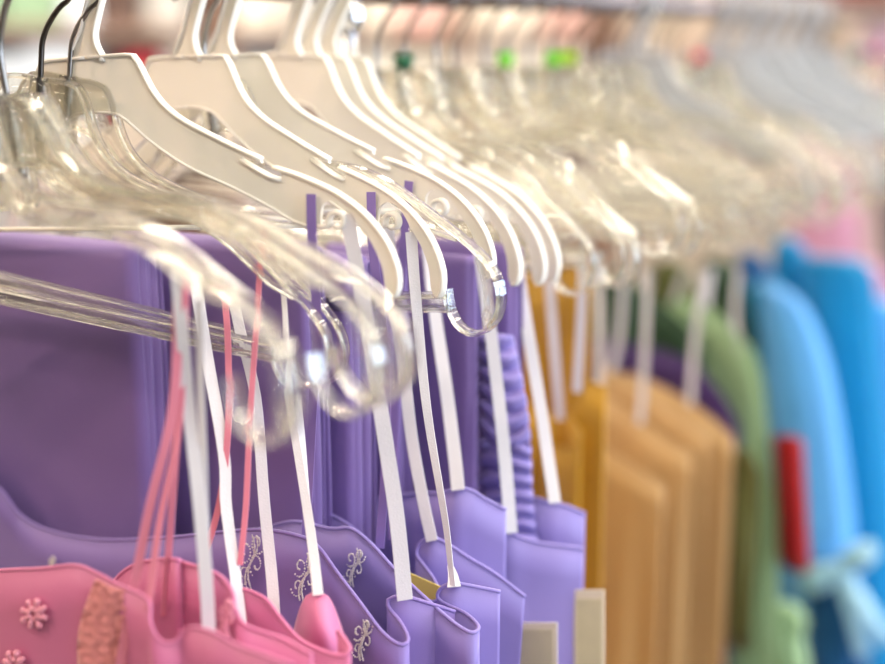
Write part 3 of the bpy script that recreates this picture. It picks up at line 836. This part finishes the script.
for px in (706, 727, 748, 768, 786, 802, 822):
    hanger('clear', s_for(px), R(rnd.uniform(-8, 18)), R(rnd.uniform(-4, 4)), 'clear plastic hanger between the frosted ones above the blue dresses', GFc)
hanger('clear', s_for(856), R(5), 0, 'clear plastic hanger with the teal size marker near the far end of the rail', GFc, 'm_teal')
hanger('clear', s_for(874), R(5), 0, 'clear plastic hanger with the magenta size marker near the far end of the rail', GFc, 'm_magenta')

# ------------------------------------------------------------------ the rack
sp = s_for(351)
rk = thing('clothes_rack', 'chrome clothes rack whose long rail carries all the hangers', 'rack', (0, 1.0, 0))
MB().tube([(0, -.9, ZR), (0, 3.2, ZR)], .0125, 24).build('rail', M['railmetal'], rk, world=True)
for y in (-.88, sp, 3.18):
    MB().tube([(0, y, ZR - .012), (0, y, .02)], .0062, 16).build('upright_post', M['chrome'], rk, world=True)
    MB().tube([(0, y, ZR - .010), (0, y, ZR - .018), (0, y, ZR - .026), (0, y, ZR - .034)], [.009, .0115, .0115, .007], 16).build('collar', M['chrome'], rk, world=True)
    MB().tube([(-.28, y, .02), (.28, y, .02)], .014, 12).build('foot', M['chrome'], rk, world=True)

# ------------------------------------------------------------------ room and background
def struct(name, c, dims, mat):
    o = MB().box(c, dims).build(name, M[mat], smooth=False); o['kind'] = 'structure'; return o
struct('floor', (0, 1.5, -.05), (7.2, 9.0, .1), 'floor')
struct('wall_left', (-2.65, 1.5, 1.55), (.1, 9.0, 3.1), 'wall')
struct('wall_back', (0.45, 5.95, 1.55), (6.1, .1, 3.1), 'wall')
struct('ceiling', (0, 1.5, 3.15), (7.2, 9.0, .1), 'ceiling')

def shelf_unit():
    un = thing('wall_shelving', 'brown wooden wall shelving behind the rack, stacked with boxes', 'shelving', (-2.4, 2.4, 0))
    for z in (.35, .75, 1.12, 1.44, 1.80, 2.15):
        MB().box((-2.4, 2.4, z), (.38, 5.0, .028)).build('shelf', M['shelf'], un, smooth=False, world=True)
    for y in (-.1, 1.15, 2.4, 3.65, 4.9):
        MB().box((-2.4, y, 1.1), (.38, .03, 2.2)).build('side_panel', M['shelf'], un, smooth=False, world=True)
shelf_unit()
def bgY(px): 
    d = ray(px, 45); return (CAM + d * ((-2.22 - CAM.x) / d.x)).y
bcol = {'cream': (240, 228, 208), 'pinkish': (226, 180, 168), 'greenish': (150, 178, 140), 'white': (232, 236, 240), 'red': (196, 40, 56), 'brown': (92, 66, 54), 'grey': (200, 194, 184)}
for k, c in bcol.items(): M['box_' + k] = plain(k + '_cardboard', c, .7, var=.06, scale=12)
def box_thing(px0, px1, z0, h, c, label, dep=.26):
    y0, y1 = bgY(px0), bgY(px1)
    o = thing('storage_box', label, 'box', (-2.38, (y0 + y1) / 2, z0), None, 'boxes on the wall shelving')
    MB().box((-2.38, (y0 + y1) / 2, z0 + h * .41), (dep, (y1 - y0) * .95, h * .82)).build('carton', M['box_' + c], o, smooth=False, world=True)
    MB().box((-2.38, (y0 + y1) / 2, z0 + h * .9), (dep + .012, (y1 - y0) * .95 + .012, h * .2)).build('lid', M['box_' + c], o, smooth=False, world=True)
row1 = [(-40, 10, 'greenish'), (12, 70, 'greenish'), (74, 104, 'white'), (108, 150, 'brown'), (156, 200, 'grey'), (204, 232, 'brown'), (238, 288, 'cream'), (294, 330, 'grey'), (336, 366, 'brown'), (372, 402, 'cream'), (408, 452, 'pinkish'), (460, 486, 'cream'), (492, 548, 'cream'), (556, 590, 'pinkish')]
nm = {'greenish': 'green', 'grey': 'grey', 'pinkish': 'pink', 'cream': 'cream', 'brown': 'brown', 'white': 'white', 'red': 'red'}
for a, b, c in row1: box_thing(a, b, 1.454, .16 + .04 * ((a * 7) % 3), c, nm[c] + ' box on the wall shelf just above the hanger tops')
row2 = [(-40, 30, 'white'), (34, 98, 'white'), (104, 126, 'brown'), (128, 166, 'red'), (172, 240, 'grey'), (246, 300, 'cream'), (306, 356, 'brown'), (362, 440, 'cream'), (446, 500, 'cream'), (506, 590, 'cream')]
for a, b, c in row2: box_thing(a, b, 1.134, .20 + .03 * ((a * 5) % 3), c, nm[c] + ' box on the wall shelf behind the hangers')
pb = MB().box((-.4, 5.86, 1.97), (3.6, .06, .80)).build('sign_board', M['pelmet'], smooth=False)
tag(pb, 'dark red board high on the back wall', 'board')

# garments on a rail along the back wall, far out of focus
wr = thing('clothes_rail', 'metal clothes rail in front of the back wall', 'rail', (-.4, 5.3, 0))
MB().tube([(-2.3, 5.3, 1.62), (1.6, 5.3, 1.62)], .014, 12).build('rail', M['railmetal'], wr, world=True)
for x in (-2.28, 1.58): MB().tube([(x, 5.3, 1.62), (x, 5.3, 0)], .014, 12).build('upright_post', M['railmetal'], wr, world=True)
for k, (n, c) in enumerate(dict(grey=(150, 146, 146), rose=(176, 112, 116), dark=(74, 56, 48), beige=(190, 170, 156), mauve=(150, 124, 146)).items()):
    M['far_' + n] = cloth('far_' + n + '_cloth', c, .7)
def far_garment(x, col, w, zt, zb, label):
    o = thing('garment', label, 'garment', (x, 5.3, zb), None, 'garments on the back wall rail')
    v, f = [], []
    prof = [(0, .04), (.02, .25), (.08, .7), (.16, .85), (.5, .9), (1, 1.1)]
    for t, q in prof:
        for k in range(28):
            a = 2 * math.pi * k / 28
            m = 1 + .06 * math.sin(7 * a + x * 9) * t
            v.append(Vector((x + w * .5 * q * math.cos(a) * m, 5.3 + .07 * (.4 + .6 * q) * math.sin(a) * m, zt + (zb - zt) * t)))
    for j in range(len(prof) - 1):
        for k in range(28):
            f.append((j * 28 + k, j * 28 + (k + 1) % 28, (j + 1) * 28 + (k + 1) % 28, (j + 1) * 28 + k))
    f.append(tuple(range(28))[::-1]); f.append(tuple((len(prof) - 1) * 28 + k for k in range(28)))
    MB().add(v, f).build('body', M['far_' + col], o, world=True)
    h = MB().tube(catmull([(x, 5.3, zt - .02), (x, 5.3, zt + .04), (x + .03, 5.3, zt + .07), (x + .025, 5.3, 1.64), (x, 5.3, 1.655), (x - .025, 5.3, 1.635)], 24), .003, 6)
    h.build('hook', M['steel'], o, world=True)
fn = {'grey': 'grey', 'rose': 'dusty rose', 'dark': 'dark brown', 'beige': 'beige', 'mauve': 'mauve'}
for k, col in enumerate(('beige', 'grey', 'dark', 'mauve', 'grey', 'rose', 'mauve', 'rose', 'beige', 'grey', 'rose', 'dark', 'beige')):
    far_garment(-2.05 + k * .29, col, .30, 1.52 - .02 * (k % 3), .62 + .05 * (k % 4), fn[col] + ' garment far back on the rail along the back wall')

# ------------------------------------------------------------------ light
def area(name, loc, target, sx, sy, power, col):
    l = bpy.data.lights.new(name, 'AREA'); l.shape = 'RECTANGLE'; l.size = sx; l.size_y = sy; l.energy = power; l.color = col
    o = bpy.data.objects.new(name, l); COL.objects.link(o); o.location = loc
    o.rotation_euler = (Vector(target) - Vector(loc)).to_track_quat('-Z', 'Y').to_euler()
    return o
WARM = (1.0, .90, .74); COOL = (.72, .84, 1.0)
for y in (-1.2, .2, 1.5, 2.6, 3.6, 4.6, 5.4):
    area('ceiling_tube_lamp', (.2, y, 2.85), (.2, y, 0), 5.2, .10, 56, WARM)
    area('added_ceiling_fill', (.2, y, 2.90), (.2, y, 5), 5.2, .07, 26, WARM)  # uplights added to brighten the ceiling and give soft bounce fill
for x in (-1.7, -1.0):
    area('added_warm_fill', (x, -2.0, 2.5), (0, .1, 1.1), .14, .14, 13, (1.0, .66, .50))  # warm fill added from front left to turn the purple fronts mauve
area('window_side_light', (3.3, .4, 1.6), (0, .6, 1.2), 2.4, 2.2, 125, COOL)
for y in (3.2, 4.0, 4.8):
    area('window_side_light', (3.3, y, 1.7), (0, y - 1.4, 1.2), .35, 2.0, 55, (.62, .78, 1.0))  # narrow cool panes added for bluish glints in the clear plastic
w = bpy.data.worlds.new('world'); S.world = w; w.use_nodes = True
bg = w.node_tree.nodes['Background']; bg.inputs['Color'].default_value = (1.0, .76, .68, 1); bg.inputs['Strength'].default_value = 0.12

# focus on the ends of the second and third white hangers
fp = hmat(H2['s'], H2['yaw'], H2['roll']) @ TIP['white']
cam.dof.focus_distance = (fp - CAM).dot(FW) + 0.012

S.view_settings.view_transform = 'Standard'
S.view_settings.look = 'None'
S.view_settings.exposure = -0.3
S.view_settings.gamma = 1.0
S.view_settings.use_curve_mapping = False
